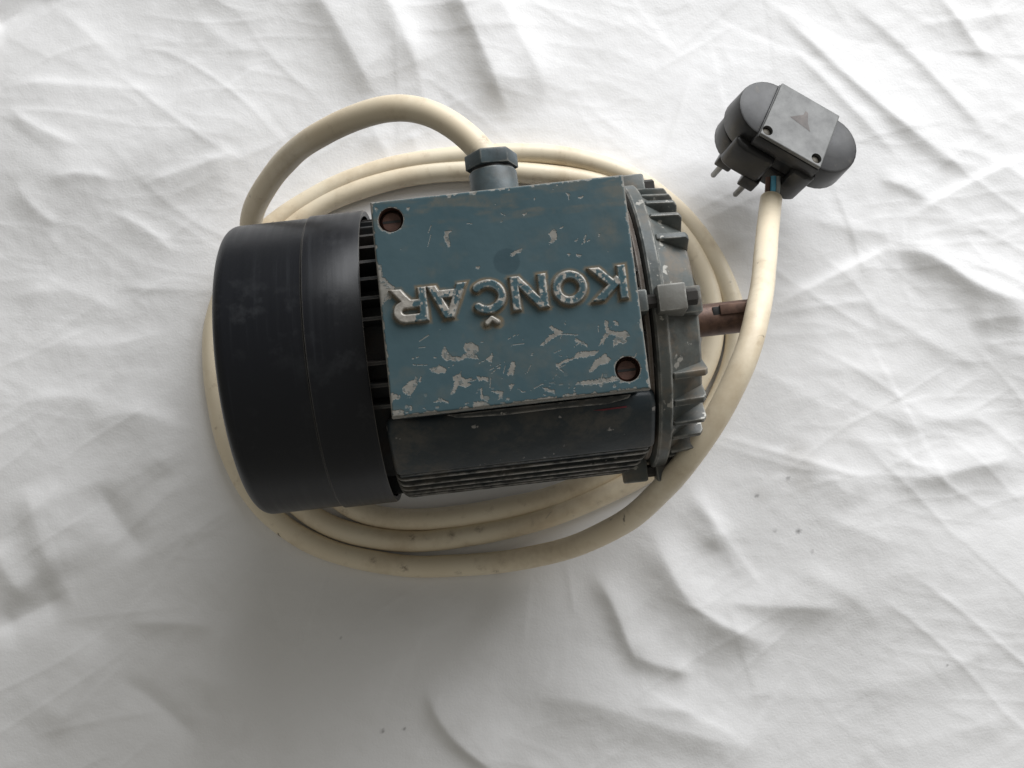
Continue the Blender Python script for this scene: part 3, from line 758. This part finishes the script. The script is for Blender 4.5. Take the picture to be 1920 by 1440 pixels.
for (px_, py_) in ((1366, 296), (1409, 333)):
    q = LOC(at(px_, py_, 24.0))
    prism('pin_base', [(q[0] + a, q[1] + b) for a, b in [(-4.2, -3.6), (3.6, -3.6), (4.2, 3.6), (-3.6, 3.6)]], q[2] - 5, q[2] + 3, M_bake, plug, .9)
    lathe('plug_pin', [(q[2] - 4, 1.55), (q[2] - 20, 1.4), (q[2] - 21, .9), (q[2] - 21, 0)], M_steel, plug, 20, origin=PL((q[0], q[1], 0)), axis=w_)

CABLE_R = 5.25
B = CABLE_R - .8
def bp(x, y, z=0.0):
    p = at(x, y, B + z); p = at(x, y, B + z + hat(p[0], p[1])); return p
path = [(-.3, 54, GZ), (-.5, 61, GZ), (-2.0, 67, GZ + .2)]
path += [at(*p) for p in [(870,250,121),(828,219,119),(749,198,114),(662,219,104),(601,250,92),(550,286,76),(511,331,58),(483,377,42),(468,416,30),(472,460,21)]]
path += [bp(495, 530, 8), bp(525, 620, 1), bp(545, 740), bp(590, 880), bp(640, 945), bp(690, 966), bp(752, 975), bp(850, 970), bp(947, 953), bp(1045, 929), bp(1110, 900), bp(1190, 850), bp(1260, 785), bp(1312, 715), bp(1336, 650), bp(1339, 595), bp(1332, 545), bp(1302, 470), bp(1250, 405), bp(1180, 360), bp(1100, 337), bp(1010, 325), bp(910, 319), bp(782, 327), bp(661, 360), bp(601, 385),
         bp(540, 430), bp(480, 520), bp(455, 620), bp(462, 740), bp(495, 860), bp(560, 950), bp(654, 999), bp(776, 1017), bp(898, 1002), bp(996, 978), bp(1094, 944), bp(1192, 900), bp(1280, 838), bp(1345, 755), bp(1378, 675), bp(1382, 605), bp(1368, 545), bp(1340, 489), bp(1306, 436), bp(1269, 395), bp(1222, 357), bp(1184, 333), bp(1100, 303), bp(1030, 290), bp(963, 288), bp(880, 292), bp(782, 303), bp(661, 334), bp(601, 361), bp(550, 392),
         bp(490, 440), bp(435, 520), bp(403, 610), bp(400, 690), bp(408, 757), bp(422, 820), bp(455, 900), bp(497, 956), bp(565, 1010), bp(654, 1042), bp(752, 1059), bp(825, 1061), bp(947, 1052, 2)]
path += [at(*p) for p in [(1045,1033,15),(1143,994,34),(1225,935,62),(1285,866,84),(1336,796,92),(1373,725,95),(1403,654,94),(1421,584,85),(1429,525,69),(1436,465,51),(1441,415,37)]]
path += [tip]
cp = catmull(path, 1.5)
for _ in range(45): cp[6:-6] = .25 * cp[5:-7] + .5 * cp[6:-6] + .25 * cp[7:-5]
wob = np.stack([fbm(np.arange(len(cp)) / 26.0, np.full(len(cp), 9.0 + q), 5, 2) - .5 for q in range(3)], -1)
wob *= smooth(np.arange(len(cp)) / 40)[:, None] * smooth((len(cp) - 1 - np.arange(len(cp))) / 30)[:, None]
cp = cp + wob * np.array([1.2, 1.2, .5])
cable = tube('cable', cp, CABLE_R * (1 + .05 * (fbm(np.arange(len(cp)) / 9.0, np.full(len(cp), 3.0), 6, 2) - .5)), M_cable, cord, 28)
co = np.empty(len(cable.data.vertices) * 3); cable.data.vertices.foreach_get('co', co); co = co.reshape(-1, 3) / MM
mk = np.zeros(len(co))
for x, y, r in [(640,964,3.6),(772,1006,2.6),(801,1007,1.6),(846,1002,2.2),(897,990,2.6),(909,989,1.6),(1124,945,2.4),(1170,925,2.4),(401,803,2.0),(757,1065,2.2),(700,1050,1.6),(860,1078,2.0),(930,1076,2.2),(1030,1040,2.4),(1190,955,1.8),(1085,1010,1.6),(905,268,3.2),(893,283,3.0),(1372,530,1.8),(1386,560,1.6),(1348,500,1.2),(1205,340,1.2)]:
    p = at(x, y, 8.7 if y > 300 or x > 1000 else 124.0)
    d = np.linalg.norm(co - p, axis=1); mk = np.maximum(mk, smooth((r * 1.2 - d) / (r * .8)) * .8)
aa = cable.data.attributes.new('mark', 'FLOAT', 'POINT'); aa.data.foreach_set('value', mk.astype(np.float32))
for k, (mt, off) in enumerate(((M_brown, -2.4), (M_blue, 0.0), (M_grey, 2.4))):
    back = (cp[-2] - tip) * .8; a = tip + back + np.array([off * .8, 0, 1.2 if k == 1 else .4]); b = ent + np.array([off * .9, 0, 1.2 if k == 1 else .3])
    tube('wire', catmull([a, .5 * (a + b) + w_ * .6 + u_ * (k - 1) * .4, b], 1.0), 1.35, mt, cable, 10)
